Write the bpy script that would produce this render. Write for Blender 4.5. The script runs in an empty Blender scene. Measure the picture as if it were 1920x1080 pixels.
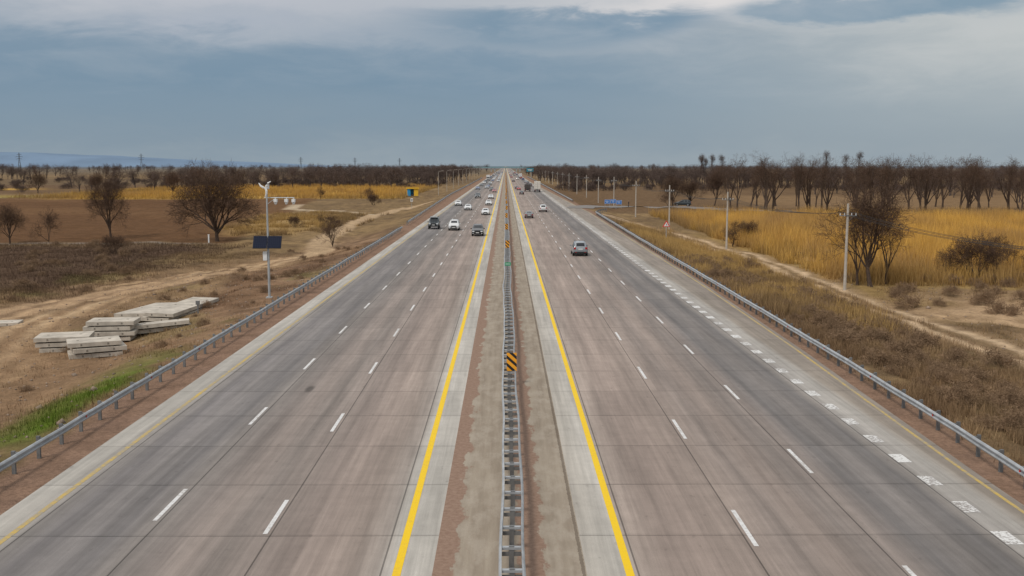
import bpy, math, random
import numpy as np
from mathutils import Vector, Matrix
random.seed(7); np.random.seed(7)
scene=bpy.context.scene
R=math.radians
scene.view_settings.view_transform='Standard'
scene.view_settings.look='None'
scene.view_settings.exposure=0
COL=scene.collection

# ---------------------------------------------------------------- helpers
def link(o,parent=None):
    COL.objects.link(o)
    if parent is not None: o.parent=parent
    return o
def empty(name,loc=(0,0,0),rz=0.0,s=1.0):
    e=bpy.data.objects.new(name,None); e.location=loc; e.rotation_euler=(0,0,rz); e.scale=(s,s,s)
    e.empty_display_size=0.3
    return link(e)
def sm(a,b,x):
    t=np.clip((x-a)/(b-a),0,1); return t*t*(3-2*t)
def vn(x,y,s=0.0):
    xi=np.floor(x); yi=np.floor(y); xf=x-xi; yf=y-yi
    def h(a,b):
        v=np.sin(a*127.1+b*311.7+s*74.7)*43758.5453
        return v-np.floor(v)
    u=xf*xf*(3-2*xf); v=yf*yf*(3-2*yf)
    return (h(xi,yi)*(1-u)+h(xi+1,yi)*u)*(1-v)+(h(xi,yi+1)*(1-u)+h(xi+1,yi+1)*u)*v
def fbm(x,y,s=0.0,o=4):
    r=0;a=0.5;t=0
    for i in range(o):
        r=r+a*vn(x*(2**i)+13.3*i,y*(2**i)+7.7*i,s+i); t+=a; a*=0.55
    return r/t
def fmesh(name,V,F,mats,cols=None,smooth=False,parent=None,mi=None):
    V=np.asarray(V,dtype=np.float32); F=np.asarray(F,dtype=np.int32)
    me=bpy.data.meshes.new(name)
    k=F.shape[1]
    me.vertices.add(len(V)); me.vertices.foreach_set('co',V.ravel())
    me.loops.add(F.size); me.loops.foreach_set('vertex_index',F.ravel())
    me.polygons.add(len(F)); me.polygons.foreach_set('loop_start',np.arange(0,F.size,k,dtype=np.int32))
    if smooth: me.polygons.foreach_set('use_smooth',np.ones(len(F),dtype=bool))
    for m in mats: me.materials.append(m)
    if mi is not None: me.polygons.foreach_set('material_index',np.asarray(mi,dtype=np.int32))
    me.update(calc_edges=True)
    if cols is not None:
        a=me.color_attributes.new('Col','FLOAT_COLOR','POINT')
        c=np.ones((len(V),4),dtype=np.float32); c[:,:3]=cols
        a.data.foreach_set('color',c.ravel())
    o=bpy.data.objects.new(name,me)
    return link(o,parent)

class MB:
    def __init__(s): s.v=[];s.f=[];s.m=[]
    def add(s,vs,fs,m=0):
        b=len(s.v); s.v+= [tuple(v) for v in vs]; s.f+=[tuple(i+b for i in f) for f in fs]; s.m+=[m]*len(fs)
    def box(s,c,d,m=0,rot=None):
        x,y,z=[k/2 for k in d]
        vs=[Vector((a*x,b*y,e*z)) for a,b,e in ((-1,-1,-1),(1,-1,-1),(1,1,-1),(-1,1,-1),(-1,-1,1),(1,-1,1),(1,1,1),(-1,1,1))]
        if rot is not None: vs=[rot@v for v in vs]
        vs=[v+Vector(c) for v in vs]
        s.add(vs,[(0,3,2,1),(4,5,6,7),(0,1,5,4),(1,2,6,5),(2,3,7,6),(3,0,4,7)],m)
    def tube(s,pts,rad,n=6,m=0,cap=True):
        pts=[Vector(p) for p in pts]
        if not isinstance(rad,(list,tuple)): rad=[rad]*len(pts)
        vs=[]
        for i,p in enumerate(pts):
            d=(pts[min(i+1,len(pts)-1)]-pts[max(i-1,0)]).normalized()
            a=Vector((0,0,1)) if abs(d.z)<0.9 else Vector((1,0,0))
            u=d.cross(a).normalized(); w=d.cross(u)
            for k in range(n):
                t=2*math.pi*k/n
                vs.append(p+(u*math.cos(t)+w*math.sin(t))*rad[i])
        fs=[]
        for i in range(len(pts)-1):
            for k in range(n):
                fs.append((i*n+k,i*n+(k+1)%n,(i+1)*n+(k+1)%n,(i+1)*n+k))
        if cap:
            fs.append(tuple(range(n))); fs.append(tuple((len(pts)-1)*n+k for k in reversed(range(n))))
        s.add(vs,fs,m)
    def obj(s,name,mats,parent=None,smooth=False,loc=(0,0,0),bevel=0):
        me=bpy.data.meshes.new(name); me.from_pydata(s.v,[],s.f)
        for mm in mats: me.materials.append(mm)
        me.polygons.foreach_set('material_index',s.m)
        if smooth: me.polygons.foreach_set('use_smooth',[True]*len(s.f))
        me.update()
        o=bpy.data.objects.new(name,me); o.location=loc
        if bevel:
            b=o.modifiers.new('b','BEVEL'); b.width=bevel; b.segments=2; b.limit_method='ANGLE'
        return link(o,parent)

# node helper
class NT:
    def __init__(s,tree): s.t=tree; s.n=tree.nodes; s.l=tree.links
    def node(s,ty,**kw):
        n=s.n.new(ty)
        for k,v in kw.items(): setattr(n,k,v)
        return n
    def set(s,sock,v):
        if isinstance(v,bpy.types.NodeSocket): s.l.new(v,sock)
        elif v is not None:
            if isinstance(v,(tuple,list)) and len(v)==3 and sock.type=='RGBA': v=(*v,1)
            sock.default_value=v
    def m(s,op,a,b=None,c=None,clamp=False):
        n=s.node('ShaderNodeMath',operation=op,use_clamp=clamp)
        s.set(n.inputs[0],a)
        if b is not None: s.set(n.inputs[1],b)
        if c is not None: s.set(n.inputs[2],c)
        return n.outputs[0]
    def mix(s,f,a,b,bt='MIX'):
        n=s.node('ShaderNodeMix',data_type='RGBA',blend_type=bt)
        s.set(n.inputs[0],f); s.set(n.inputs[6],a); s.set(n.inputs[7],b)
        return n.outputs[2]
    def noise(s,vec,scale,det=4,rough=0.55,dist=0.0):
        n=s.node('ShaderNodeTexNoise'); s.set(n.inputs['Vector'],vec)
        n.inputs['Scale'].default_value=scale; n.inputs['Detail'].default_value=det
        n.inputs['Roughness'].default_value=rough; n.inputs['Distortion'].default_value=dist
        return n.outputs['Fac']
    def rng(s,v,a,b,c=0.0,d=1.0,smooth=False):
        n=s.node('ShaderNodeMapRange',interpolation_type='SMOOTHSTEP' if smooth else 'LINEAR')
        s.set(n.inputs[0],v); s.set(n.inputs[1],a); s.set(n.inputs[2],b); s.set(n.inputs[3],c); s.set(n.inputs[4],d)
        return n.outputs[0]
    def comb(s,x,y,z):
        n=s.node('ShaderNodeCombineXYZ'); s.set(n.inputs[0],x); s.set(n.inputs[1],y); s.set(n.inputs[2],z); return n.outputs[0]
    def sep(s,v):
        n=s.node('ShaderNodeSeparateXYZ'); s.set(n.inputs[0],v); return n.outputs
    def ramp(s,f,stops):
        n=s.node('ShaderNodeValToRGB'); s.set(n.inputs[0],f)
        e=n.color_ramp.elements
        while len(e)<len(stops): e.new(0.5)
        for i,(p,c) in enumerate(stops):
            e[i].position=p; e[i].color=(*c,1)
        return n.outputs[0]
def newmat(name):
    m=bpy.data.materials.new(name); m.use_nodes=True
    nt=NT(m.node_tree); b=m.node_tree.nodes['Principled BSDF']
    return m,nt,b
def mat(name,col,rough=0.6,metal=0.0,var=0.12,scale=3.0,spec=0.5,coat=0.0):
    m,nt,b=newmat(name)
    tc=nt.node('ShaderNodeTexCoord').outputs['Object']
    n=nt.noise(tc,scale,5)
    c=nt.mix(nt.rng(n,0.3,0.7),tuple(max(0,k*(1-var)) for k in col),tuple(min(1,k*(1+var)) for k in col))
    nt.set(b.inputs['Base Color'],c)
    b.inputs['Roughness'].default_value=rough; b.inputs['Metallic'].default_value=metal
    b.inputs['Specular IOR Level'].default_value=spec; b.inputs['Coat Weight'].default_value=coat
    return m
def attrmat(name,rough=0.9,fine=0.25,trans=0.0,scale=6.0,bump=0.0,spec=0.1):
    m,nt,b=newmat(name)
    a=nt.node('ShaderNodeAttribute',attribute_name='Col').outputs['Color']
    tc=nt.node('ShaderNodeTexCoord').outputs['Object']
    n=nt.noise(tc,scale,6,0.7); n2=nt.noise(tc,scale*0.13,5,0.6)
    f=nt.m('MULTIPLY',nt.rng(n,0.25,0.75,1-fine,1+fine),nt.rng(n2,0.3,0.7,1-fine*0.6,1+fine*0.6))
    c=nt.mix(1.0,a,nt.comb(f,f,f),'MULTIPLY')
    nt.set(b.inputs['Base Color'],c); b.inputs['Roughness'].default_value=rough
    b.inputs['Specular IOR Level'].default_value=spec
    if bump:
        bn=nt.node('ShaderNodeBump'); bn.inputs['Strength'].default_value=bump; bn.inputs['Distance'].default_value=0.15
        nt.set(bn.inputs['Height'],n); nt.set(b.inputs['Normal'],bn.outputs[0])
    return m

# ---------------------------------------------------------------- camera
cam=bpy.data.cameras.new('camera'); co=bpy.data.objects.new('camera',cam); link(co)
cam.sensor_width=36; cam.lens=36*1950/1920; cam.clip_end=30000; cam.clip_start=0.5
co.location=(0,0,11)
co.rotation_euler=(R(90-6.73),0,R(-0.35))
scene.camera=co

# ---------------------------------------------------------------- world / light
SUN_EL=R(50); SUN_AZ=R(215)   # azimuth clockwise from +Y
w=bpy.data.worlds.new('World'); scene.world=w; w.use_nodes=True
nt=NT(w.node_tree); bg=w.node_tree.nodes['Background']
d=nt.node('ShaderNodeTexCoord').outputs['Generated']
X,Y,Z=nt.sep(d)
skyn=nt.node('ShaderNodeTexSky',sky_type='NISHITA'); skyn.sun_disc=False
skyn.sun_elevation=SUN_EL; skyn.sun_rotation=SUN_AZ
nis=nt.mix(1.0,skyn.outputs[0],(0.1,0.1,0.1),'MULTIPLY')
cv=nt.comb(X,Y,nt.m('MULTIPLY',Z,4.0))
n1=nt.noise(cv,3.2,6,0.55,0.4); n2=nt.noise(cv,9.0,7,0.6,0.4)
nd=nt.m('SUBTRACT',n1,0.5); nd2=nt.m('SUBTRACT',n2,0.5)
Xd=nt.m('ADD',X,nt.m('MULTIPLY',nd2,0.22)); Zd=nt.m('ADD',Z,nt.m('ADD',nt.m('MULTIPLY',nd,0.05),nt.m('MULTIPLY',nd2,0.05)))
base=nt.ramp(nt.m('MULTIPLY',Zd,1/0.5),[(0.0,(0.285,0.35,0.405)),(0.05,(0.225,0.300,0.375)),(0.14,(0.180,0.270,0.365)),(0.22,(0.21,0.295,0.385)),(0.30,(0.36,0.41,0.46)),(0.5,(0.80,0.82,0.83)),(1.0,(1.0,1.0,1.0))])
rt=nt.rng(X,-0.05,0.45,0,1,True)
base=nt.mix(nt.m('MULTIPLY',rt,nt.rng(Z,0.0,0.10,0.3,0.85)),base,(0.39,0.43,0.45))
def blob(x0,z0,sx,sz):
    q=nt.m('DIVIDE',nt.m('SUBTRACT',Xd,x0),sx); a=nt.m('MULTIPLY',q,q)
    q=nt.m('DIVIDE',nt.m('SUBTRACT',Zd,z0),sz); b_=nt.m('MULTIPLY',q,q)
    g=nt.m('EXPONENT',nt.m('MULTIPLY',nt.m('ADD',a,b_),-1.0))
    return nt.m('MULTIPLY',g,nt.rng(Y,0.1,0.4))
c=base
c=nt.mix(nt.m('MULTIPLY',blob(-0.33,0.152,0.33,0.022),0.85),c,(0.53,0.54,0.59))
c=nt.mix(nt.m('MULTIPLY',blob(-0.26,0.124,0.13,0.013),0.55),c,(0.49,0.51,0.57))
c=nt.mix(nt.m('MULTIPLY',blob(0.20,0.151,0.14,0.018),1.0),c,(0.78,0.74,0.72))
c=nt.mix(nt.m('MULTIPLY',blob(0.45,0.115,0.16,0.045),0.8),c,(0.58,0.59,0.575))
c=nt.mix(nt.m('MULTIPLY',nt.rng(blob(0.05,0.136,0.16,0.018),0.2,0.8,0,1,True),0.9),c,(0.18,0.275,0.37))
c=nt.mix(nt.m('MULTIPLY',nt.rng(blob(0.325,0.141,0.13,0.018),0.3,0.7,0,1,True),0.95),c,(0.21,0.305,0.39))
cl=nt.m('MULTIPLY',nt.rng(n2,0.42,0.72,0,0.4),nt.rng(Z,0.04,0.15,0,1))
c=nt.mix(cl,c,(0.50,0.52,0.55))
c=nt.mix(0.93,nis,c)
nt.set(bg.inputs[0],c); bg.inputs[1].default_value=1.0
sl=bpy.data.lights.new('sun','SUN'); sl.energy=1.5; sl.angle=R(10); sl.color=(1.0,0.93,0.84)
so=bpy.data.objects.new('sun',sl); link(so)
sd=Vector((math.sin(SUN_AZ)*math.cos(SUN_EL),math.cos(SUN_AZ)*math.cos(SUN_EL),math.sin(SUN_EL)))
so.rotation_euler=(-sd).to_track_quat('-Z','Y').to_euler()

# ---------------------------------------------------------------- terrain
RY=[0,34,43,51,67,103,147,244,313,830,9000]
RX=[17.4,17.6,17.95,18.1,18.35,18.75,19.1,20.3,20.0,20.5,20.5]
def railR(y): return np.interp(y,RY,RX)
def railL(y): return np.interp(y,[0,175,194,370,9000],[17.5,17.5,18.1,20.0,20.3])
def hgt(x,y):
    e=np.where(x>0,railR(y)+0.7,railL(y)+0.7)
    dd=np.abs(x)-e
    z=-0.03-1.47*sm(0,9,dd)
    b=(fbm(x/7,y/9,3)-0.5)*0.9+(fbm(x/1.7,y/1.9,5,3)-0.5)*0.45
    z=z+b*sm(0.5,9,dd)*(1-sm(400,900,y)*0.7)
    z=z+0.8*np.exp(-((x+24.5)/2.6)**2-((y-95)/16)**2)+0.7*np.exp(-((x+29)/3.5)**2-((y-112)/9)**2)+0.5*np.exp(-((x+24)/2.5)**2-((y-120)/14)**2)
    z=z+np.where(x>0,1,0)*1.1*np.exp(-((y-288)/14)**2)*sm(0,9,dd)*(1-sm(40,90,x))
    return z
def pdist(x,y,pts):
    dm=np.full(x.shape,1e9)
    for (x0,y0),(x1,y1) in zip(pts[:-1],pts[1:]):
        dx,dy=x1-x0,y1-y0
        t=np.clip(((x-x0)*dx+(y-y0)*dy)/(dx*dx+dy*dy),0,1)
        dm=np.minimum(dm,np.hypot(x-x0-t*dx,y-y0-t*dy))
    return dm
TR=[(33.5,20),(33.6,67),(33.0,81),(32.8,92),(33.0,106),(34.2,130),(33.0,150),(30.5,185),(27,215),(23,240)]
TL=[(-26,30),(-31,55),(-34.5,69),(-37.5,82),(-38.5,93),(-37.8,106),(-34.5,120),(-30.5,131),(-27,140)]
TL2=[(-45,50),(-44,75),(-41,96),(-36,110),(-31,122)]
TL3=[(-27,140),(-27,152),(-31,175),(-32.5,215),(-32.8,258),(-30.8,289),(-24,330)]
TL4=[(-32,262),(-42,280),(-62,300),(-66,330)]
def lerp(a,b,t):
    t=np.asarray(t)[...,None]; return a*(1-t)+np.array(b)*t
SAND=(0.43,0.29,0.17); DIRT=(0.21,0.125,0.077); DRY=(0.20,0.135,0.072); GOLD=(0.46,0.275,0.075); PLOW=(0.128,0.069,0.036)
GREEN=(0.10,0.150,0.02); WEED=(0.115,0.074,0.050)
def zone(x,y):
    n1=fbm(x/9,y/13,11); n2=fbm(x/2.3,y/3.1,12); n3=fbm(x/45,y/70,13); n4=fbm(x/0.9,y/1.1,14,3)
    wx=x+(n1-0.5)*14; wy=y+(n1-0.5)*22
    c=np.zeros(x.shape+(3,))+np.array(DRY)
    c=lerp(c,(0.26,0.175,0.09),sm(0.4,0.65,n1))
    c=lerp(c,(0.14,0.092,0.055),sm(0.45,0.7,n2)*0.75)
    g=np.zeros(x.shape)+0.7
    L=x<0
    def app(mask,col,gr=None):
        nonlocal c,g
        c=lerp(c,col,np.clip(mask,0,1))
        if gr is not None: g=g*(1-np.clip(mask,0,1))+gr*np.clip(mask,0,1)
    # ---- left
    app(L*sm(93,112,wy)*(1-sm(150,168,wy))*sm(39,48,-wx),WEED,1.0)
    pm=L*sm(168,171,y+(n2-.5)*3)*(1-sm(385,405,wy))*sm(44,48,-x-(y-180)*0.12+(n2-.5)*4)
    app(pm,PLOW,0.0)
    fur=0.5+0.5*np.sin((x*0.25+y)*1.1)
    app(pm*(0.30*fur+0.6*sm(0.48,0.65,n3)),(0.175,0.098,0.050),0.0)
    app(L*sm(185,195,wy)*(1-sm(262,275,wy))*sm(36,40,-x)*(1-sm(48,56,-x-(y-180)*0.12))*0.8,(0.34,0.22,0.09),0.9)
    app(L*sm(385,405,wy)*(1-sm(600,640,wy))*sm(40,46,-wx)*(1-sm(150,190,-wx))*sm(0.3,0.42,n3+0.15),GOLD,1.0)
    app(L*sm(395,410,wy)*(1-sm(430,450,wy))*sm(170,200,-wx),(0.27,0.20,0.07),0.4)
    app(L*sm(440,470,wy)*(1-sm(900,1000,wy))*sm(170,220,-wx),(0.15,0.095,0.055),0.2)
    app(L*sm(520,540,wy)*(1-sm(570,590,wy))*sm(150,200,-wx)*sm(.45,.55,n3),GOLD,0.5)
    app(L*sm(640,700,wy)*(1-sm(900,1000,wy)),(0.16,0.11,0.065),0.4)
    app(L*np.exp(-((y-167)/1.6)**2)*sm(45,50,-x),(0.25,0.20,0.16),0.1)
    # bank behind rail
    app(L*(1-sm(140,200,y))*(1-sm(26,31,-x+(n1-.5)*8))*0.8,DIRT,0.3)
    app(L*(1-sm(150,200,y))*(1-sm(27,33,-x))*sm(0.46,0.6,n1)*0.6,(0.33,0.215,0.135),0.1)
    app(L*(1-sm(150,200,y))*(1-sm(27,33,-x))*sm(0.52,0.62,n2)*0.6,(0.13,0.08,0.05),0.5)
    app(L*(1-sm(58,68,wy))*np.exp(-((-x-21.3+(n2-.5)*3)/1.9)**2)*sm(0.30,0.5,n2+0.08)*1.2,GREEN,1.0)
    app(L*(1-sm(60,160,y))*sm(0.56,0.68,n1)*0.45,GREEN,0.9)
    # sand left
    dT0=pdist(x,y,TL)
    app(L*(1-sm(5,11,dT0+(n2-.5)*6))*0.55,(0.30,0.195,0.115),0.08)
    app(L*(1-sm(2.6,3.8,dT0+(n2-.5)*2.5))*0.95,SAND,0.0)
    app(L*np.exp(-((dT0-1.0)/0.35)**2)*0.7,(0.53,0.38,0.24),0)
    app(L*np.exp(-((dT0-0.1)/0.4)**2)*0.7,(0.23,0.145,0.085),0)
    app(L*np.exp(-((dT0-2.3)/0.4)**2)*0.7,(0.20,0.125,0.075),0)
    app(L*np.exp(-((dT0-4.6)/0.4)**2)*0.6*sm(.4,.5,n1),(0.16,0.10,0.06),0.3)
    dT2=pdist(x,y,TL2)+(n2-.5)*1.0
    app(L*(1-sm(1.8,2.8,dT2))*0.9,(0.43,0.29,0.175),0.0)
    app(L*np.exp(-(dT2/0.45)**2)*0.75,(0.20,0.13,0.08),0.1)
    app(L*np.exp(-((dT2-2.6)/0.5)**2)*0.6,(0.17,0.11,0.065),0.4)
    app(L*(1-sm(1.3,2.6,pdist(x,y,TL3)+(n2-.5)*1.5)),(0.44,0.31,0.19),0.0)
    app(L*(1-sm(1.3,2.6,pdist(x,y,TL4)+(n2-.5)*1.5)),(0.46,0.36,0.25),0.0)
    app(L*(1-sm(8,15,np.hypot(x+29,(y-66)*0.8)+(n2-.5)*8))*0.6,(0.27,0.172,0.10),0.15)
    # ---- right
    Rr=x>=0
    app(Rr*sm(80,105,wy)*(1-sm(170,200,wy))*sm(19.5,22,x)*0.7,(0.34,0.225,0.085),1.0)
    app(Rr*sm(108,118,wy)*(1-sm(235,262,wy))*sm(36,39,wx)*sm(0.32,0.44,n1+0.08),GOLD,1.0)
    app(Rr*sm(108,118,wy)*(1-sm(235,262,wy))*sm(36,39,wx)*sm(0.52,0.66,n1),(0.33,0.20,0.09),0.8)
    app(Rr*np.exp(-((x-44)/6)**2-((y-147)/5)**2)*2.0*sm(.35,.5,n2),(0.04,0.028,0.02),0.1)
    app(Rr*np.exp(-((x-60)/9)**2-((y-118)/5)**2)*1.5*sm(.4,.5,n2),(0.18,0.115,0.065),0.3)
    app(Rr*sm(262,275,y)*(1-sm(600,700,wy)),(0.155,0.098,0.055),0.3)
    app(Rr*sm(300,310,y)*(1-sm(420,450,wy))*sm(70,90,x),(0.22,0.14,0.075),0.3)
    app(Rr*(1-sm(96,106,wy))*sm(35,39,wx),(0.27,0.18,0.10),0.3)
    app(Rr*(1-sm(90,100,wy))*sm(35,40,wx)*sm(0.36,0.46,n1),(0.44,0.30,0.18),0.03)
    app(Rr*(1-sm(90,100,wy))*sm(35,40,wx)*sm(0.5,0.6,n2)*0.5,(0.20,0.13,0.07),0.6)
    dR=pdist(x,y,TR)+(n2-.5)*0.6
    app(Rr*(1-sm(2.0,3.4,dR))*0.6,(0.29,0.195,0.115),0.15)
    app(Rr*np.exp(-((dR-1.0)/0.55)**2),(0.54,0.39,0.25),0.0)
    app(Rr*np.exp(-((dR-0.0)/0.38)**2)*0.8,(0.20,0.135,0.075),0.4)
    app(Rr*(1-sm(40,90,y))*sm(20,23,x)*(1-sm(31,33,x))*sm(0.46,.6,n2)*0.35,(0.12,0.115,0.045),1.0)
    # shoulders
    e=np.where(x>0,railR(y),railL(y))
    sh=1-sm(0.2,1.3,np.abs(x)-e+(n2-0.5)*1.2)
    app(sh,(0.275,0.175,0.122),0.0)
    app(sh*sm(0.5,0.7,n4)*0.6,(0.20,0.13,0.095),None)
    # far: distance haze painted into the ground colour, grey-brown then bluish
    f=sm(700,2600,y)
    band=fbm(x/400,y/160,21)
    far=lerp(np.zeros(x.shape+(3,))+np.array((0.135,0.115,0.092)),(0.20,0.15,0.10),sm(0.45,0.6,band))
    c=c*(1-f[...,None])+far*f[...,None]
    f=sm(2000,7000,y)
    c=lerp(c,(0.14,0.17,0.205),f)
    c=c*(0.80+0.40*n4[...,None])
    return c,g
def axis(fine,step,far,gr):
    a=[0.0]; s=step
    while a[-1]<far:
        if a[-1]>fine: s*=gr
        a.append(a[-1]+s)
    return np.array(a)
ax=axis(48,0.36,9000,1.05); xs=np.concatenate([-ax[::-1],ax[1:]])
ay=axis(130,0.42,13000,1.016); ys=ay-10
GX,GY=np.meshgrid(xs,ys)
GZ=hgt(GX,GY)
cc,_=zone(GX,GY)
V=np.stack([GX,GY,GZ],-1).reshape(-1,3)
nx,ny=len(xs),len(ys)
i=np.arange(nx*ny).reshape(ny,nx)
F=np.stack([i[:-1,:-1],i[:-1,1:],i[1:,1:],i[1:,:-1]],-1).reshape(-1,4)
gm=attrmat('soil_and_grass',1.0,0.32,scale=5.0,bump=0.9,spec=0.03)
fmesh('ground',V,F,[gm],cols=cc.reshape(-1,3),smooth=True)
def H1(x,y): return float(hgt(np.array([float(x)]),np.array([float(y)]))[0])

# hills
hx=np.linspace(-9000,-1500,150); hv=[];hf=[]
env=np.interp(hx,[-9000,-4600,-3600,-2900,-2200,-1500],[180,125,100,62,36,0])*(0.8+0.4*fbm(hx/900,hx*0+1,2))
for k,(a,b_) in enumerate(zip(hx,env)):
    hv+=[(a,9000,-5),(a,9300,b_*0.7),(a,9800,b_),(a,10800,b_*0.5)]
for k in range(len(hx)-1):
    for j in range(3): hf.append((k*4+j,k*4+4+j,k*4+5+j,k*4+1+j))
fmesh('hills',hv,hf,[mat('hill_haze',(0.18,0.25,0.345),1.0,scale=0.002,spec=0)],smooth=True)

# ---------------------------------------------------------------- road
def strip(name,xa,xb,y0,y1,z,m,n=1,parent=None):
    yy=np.concatenate([np.linspace(y0,400,140),np.linspace(430,y1,60)]) if y1>400 else np.linspace(y0,y1,n+1)
    fa=xa if callable(xa) else (lambda t:t*0+xa); fb=xb if callable(xb) else (lambda t:t*0+xb)
    A=fa(yy); B=fb(yy); M=8
    V=[];F=[]
    for k in range(M+1):
        t=k/M; V.append(np.stack([A*(1-t)+B*t,yy,yy*0+z],-1))
    V=np.concatenate(V); L=len(yy)
    for k in range(M):
        for q in range(L-1): F.append((k*L+q,(k+1)*L+q,(k+1)*L+q+1,k*L+q+1))
    return fmesh(name,V,F,[m],parent=parent)
def grey(c,a):
    l=sum(c)/3; return tuple(q*(1-a)+l*a for q in c)
def roadmat(name,x0,x1,stops,spot=None,joints=(0,)):
    m,nt,b=newmat(name)
    tc=nt.node('ShaderNodeTexCoord').outputs['Object']
    X,Y,Z=nt.sep(tc)
    st=nt.noise(nt.comb(X,nt.m('MULTIPLY',Y,0.03),0.0),2.2,7,0.68)
    wob=nt.noise(nt.comb(X,nt.m('MULTIPLY',Y,0.12),3.0),0.8,3)
    Xw=nt.m('ADD',X,nt.m('MULTIPLY',nt.m('SUBTRACT',wob,0.5),0.5))
    col=nt.ramp(nt.rng(Xw,x0,x1),[((p-x0)/(x1-x0),tuple(1.12*q for q in grey(c,0.0))) for p,c in stops])
    wn=nt.node('ShaderNodeTexWhiteNoise',noise_dimensions='2D')
    nt.set(wn.inputs['Vector'],nt.comb(nt.m('FLOOR',nt.m('DIVIDE',X,3.73)),nt.m('FLOOR',nt.m('DIVIDE',Y,5.0)),0.0))
    f=nt.rng(wn.outputs['Value'],0,1,0.94,1.06)
    f=nt.m('MULTIPLY',f,nt.rng(st,0.25,0.75,0.70,1.30))
    st2=nt.noise(nt.comb(X,nt.m('MULTIPLY',Y,0.012),9.0),6.0,4,0.6); f=nt.m('MULTIPLY',f,nt.rng(st2,0.3,0.7,0.93,1.07))
    bign=nt.noise(nt.comb(nt.m('MULTIPLY',X,0.5),nt.m('MULTIPLY',Y,0.08),1.0),0.6,4)
    f=nt.m('MULTIPLY',f,nt.rng(bign,0.3,0.7,0.88,1.12))
    fine=nt.noise(tc,28,3,0.7); f=nt.m('MULTIPLY',f,nt.rng(fine,0.2,0.8,0.84,1.16))
    mott=nt.noise(tc,1.3,6,0.65); f=nt.m('MULTIPLY',f,nt.rng(mott,0.3,0.7,0.92,1.08))
    sp=nt.noise(nt.comb(X,nt.m('MULTIPLY',Y,0.5),7.0),3.3,2,0.5); f=nt.m('MULTIPLY',f,nt.rng(sp,0.68,0.78,1.0,0.80))
    jy=nt.m('ADD',Y,nt.m('MULTIPLY',nt.m('SUBTRACT',nt.noise(tc,1.5,3),0.5),0.05))
    fr=nt.m('FRACT',nt.m('DIVIDE',jy,5.0)); j=nt.m('LESS_THAN',fr,0.009)
    jh=nt.m('MULTIPLY',nt.m('LESS_THAN',nt.m('ABSOLUTE',nt.m('SUBTRACT',fr,0.0045)),0.03),0.08)
    jn=nt.rng(nt.noise(nt.comb(X,nt.m('FLOOR',nt.m('DIVIDE',Y,5.0)),0.0),0.35,2),0.3,0.6,0.15,0.6)
    f=nt.m('MULTIPLY',f,nt.m('SUBTRACT',1.0,nt.m('MULTIPLY',j,jn))); f=nt.m('MULTIPLY',f,nt.m('SUBTRACT',1.0,jh))
    for jx in joints:
        q=nt.m('LESS_THAN',nt.m('ABSOLUTE',nt.m('SUBTRACT',X,jx)),0.025)
        f=nt.m('MULTIPLY',f,nt.m('SUBTRACT',1.0,nt.m('MULTIPLY',q,0.55)))
    if spot:
        dx=nt.m('SUBTRACT',X,spot[0]); dy=nt.m('MULTIPLY',nt.m('SUBTRACT',Y,spot[1]),0.3)
        rr=nt.m('SQRT',nt.m('ADD',nt.m('MULTIPLY',dx,dx),nt.m('MULTIPLY',dy,dy)))
        f=nt.m('MULTIPLY',f,nt.rng(nt.m('ADD',rr,nt.m('MULTIPLY',mott,0.08)),0.14,0.34,0.45,1.0,True))
    col=nt.mix(1.0,col,nt.comb(f,f,f),'MULTIPLY')
    nt.set(b.inputs['Base Color'],col); b.inputs['Roughness'].default_value=0.85
    b.inputs['Specular IOR Level'].default_value=0.22
    return m
LI=(0.395,0.37,0.333)
stL=[(-16.2,LI),(-15.2,(0.36,0.335,0.30)),(-14.5,(0.22,0.20,0.185)),(-13.7,(0.158,0.145,0.142)),(-12.8,(0.195,0.178,0.17)),(-11.7,(0.148,0.136,0.132)),(-10.9,(0.20,0.178,0.163)),
(-9.9,(0.185,0.158,0.143)),(-9.0,(0.255,0.212,0.187)),(-8.1,(0.195,0.166,0.148)),(-7.2,(0.255,0.212,0.187)),(-6.3,(0.22,0.179,0.157)),(-5.2,(0.29,0.233,0.201)),(-4.2,(0.24,0.196,0.168)),(-3.5,(0.29,0.25,0.22)),(-3.15,LI),(-2.0,(0.36,0.335,0.30))]
stR=[(2.2,(0.36,0.33,0.29)),(3.2,LI),(3.6,(0.31,0.255,0.22)),(4.6,(0.25,0.2,0.172)),(5.5,(0.295,0.235,0.202)),(6.5,(0.245,0.197,0.169)),(7.3,(0.28,0.227,0.196)),(8.3,(0.22,0.182,0.160)),(9.2,(0.265,0.215,0.186)),(10.2,(0.2,0.17,0.152)),(11.0,(0.235,0.197,0.175)),
(12.0,(0.153,0.14,0.134)),(13.0,(0.19,0.17,0.158)),(14.0,(0.143,0.132,0.127)),(14.5,(0.24,0.215,0.195)),(14.9,(0.34,0.315,0.29)),(15.7,(0.35,0.325,0.295)),(16.2,(0.25,0.215,0.18)),(17.5,(0.24,0.205,0.175)),(19.8,(0.22,0.19,0.165))]
mL=roadmat('concrete_pavement_left',-16.2,-2.0,stL,spot=(-9.7,50.6),joints=(-7.05,-10.75,-3.4,-14.5))
mR=roadmat('concrete_pavement_right',2.2,20.0,stR,joints=(7.1,10.85,14.6,3.6))
strip('road',-16.0,-2.0,5,9000,0.0,mL)
edgeR=lambda t:np.interp(t,[0,35,50,61,75,100,150,244,320,700,9000],[16.6,16.9,17.4,17.8,18.1,18.6,19.0,19.9,19.2,16.6,16.6])
strip('road',2.2,edgeR,5,9000,0.0,mR)
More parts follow.
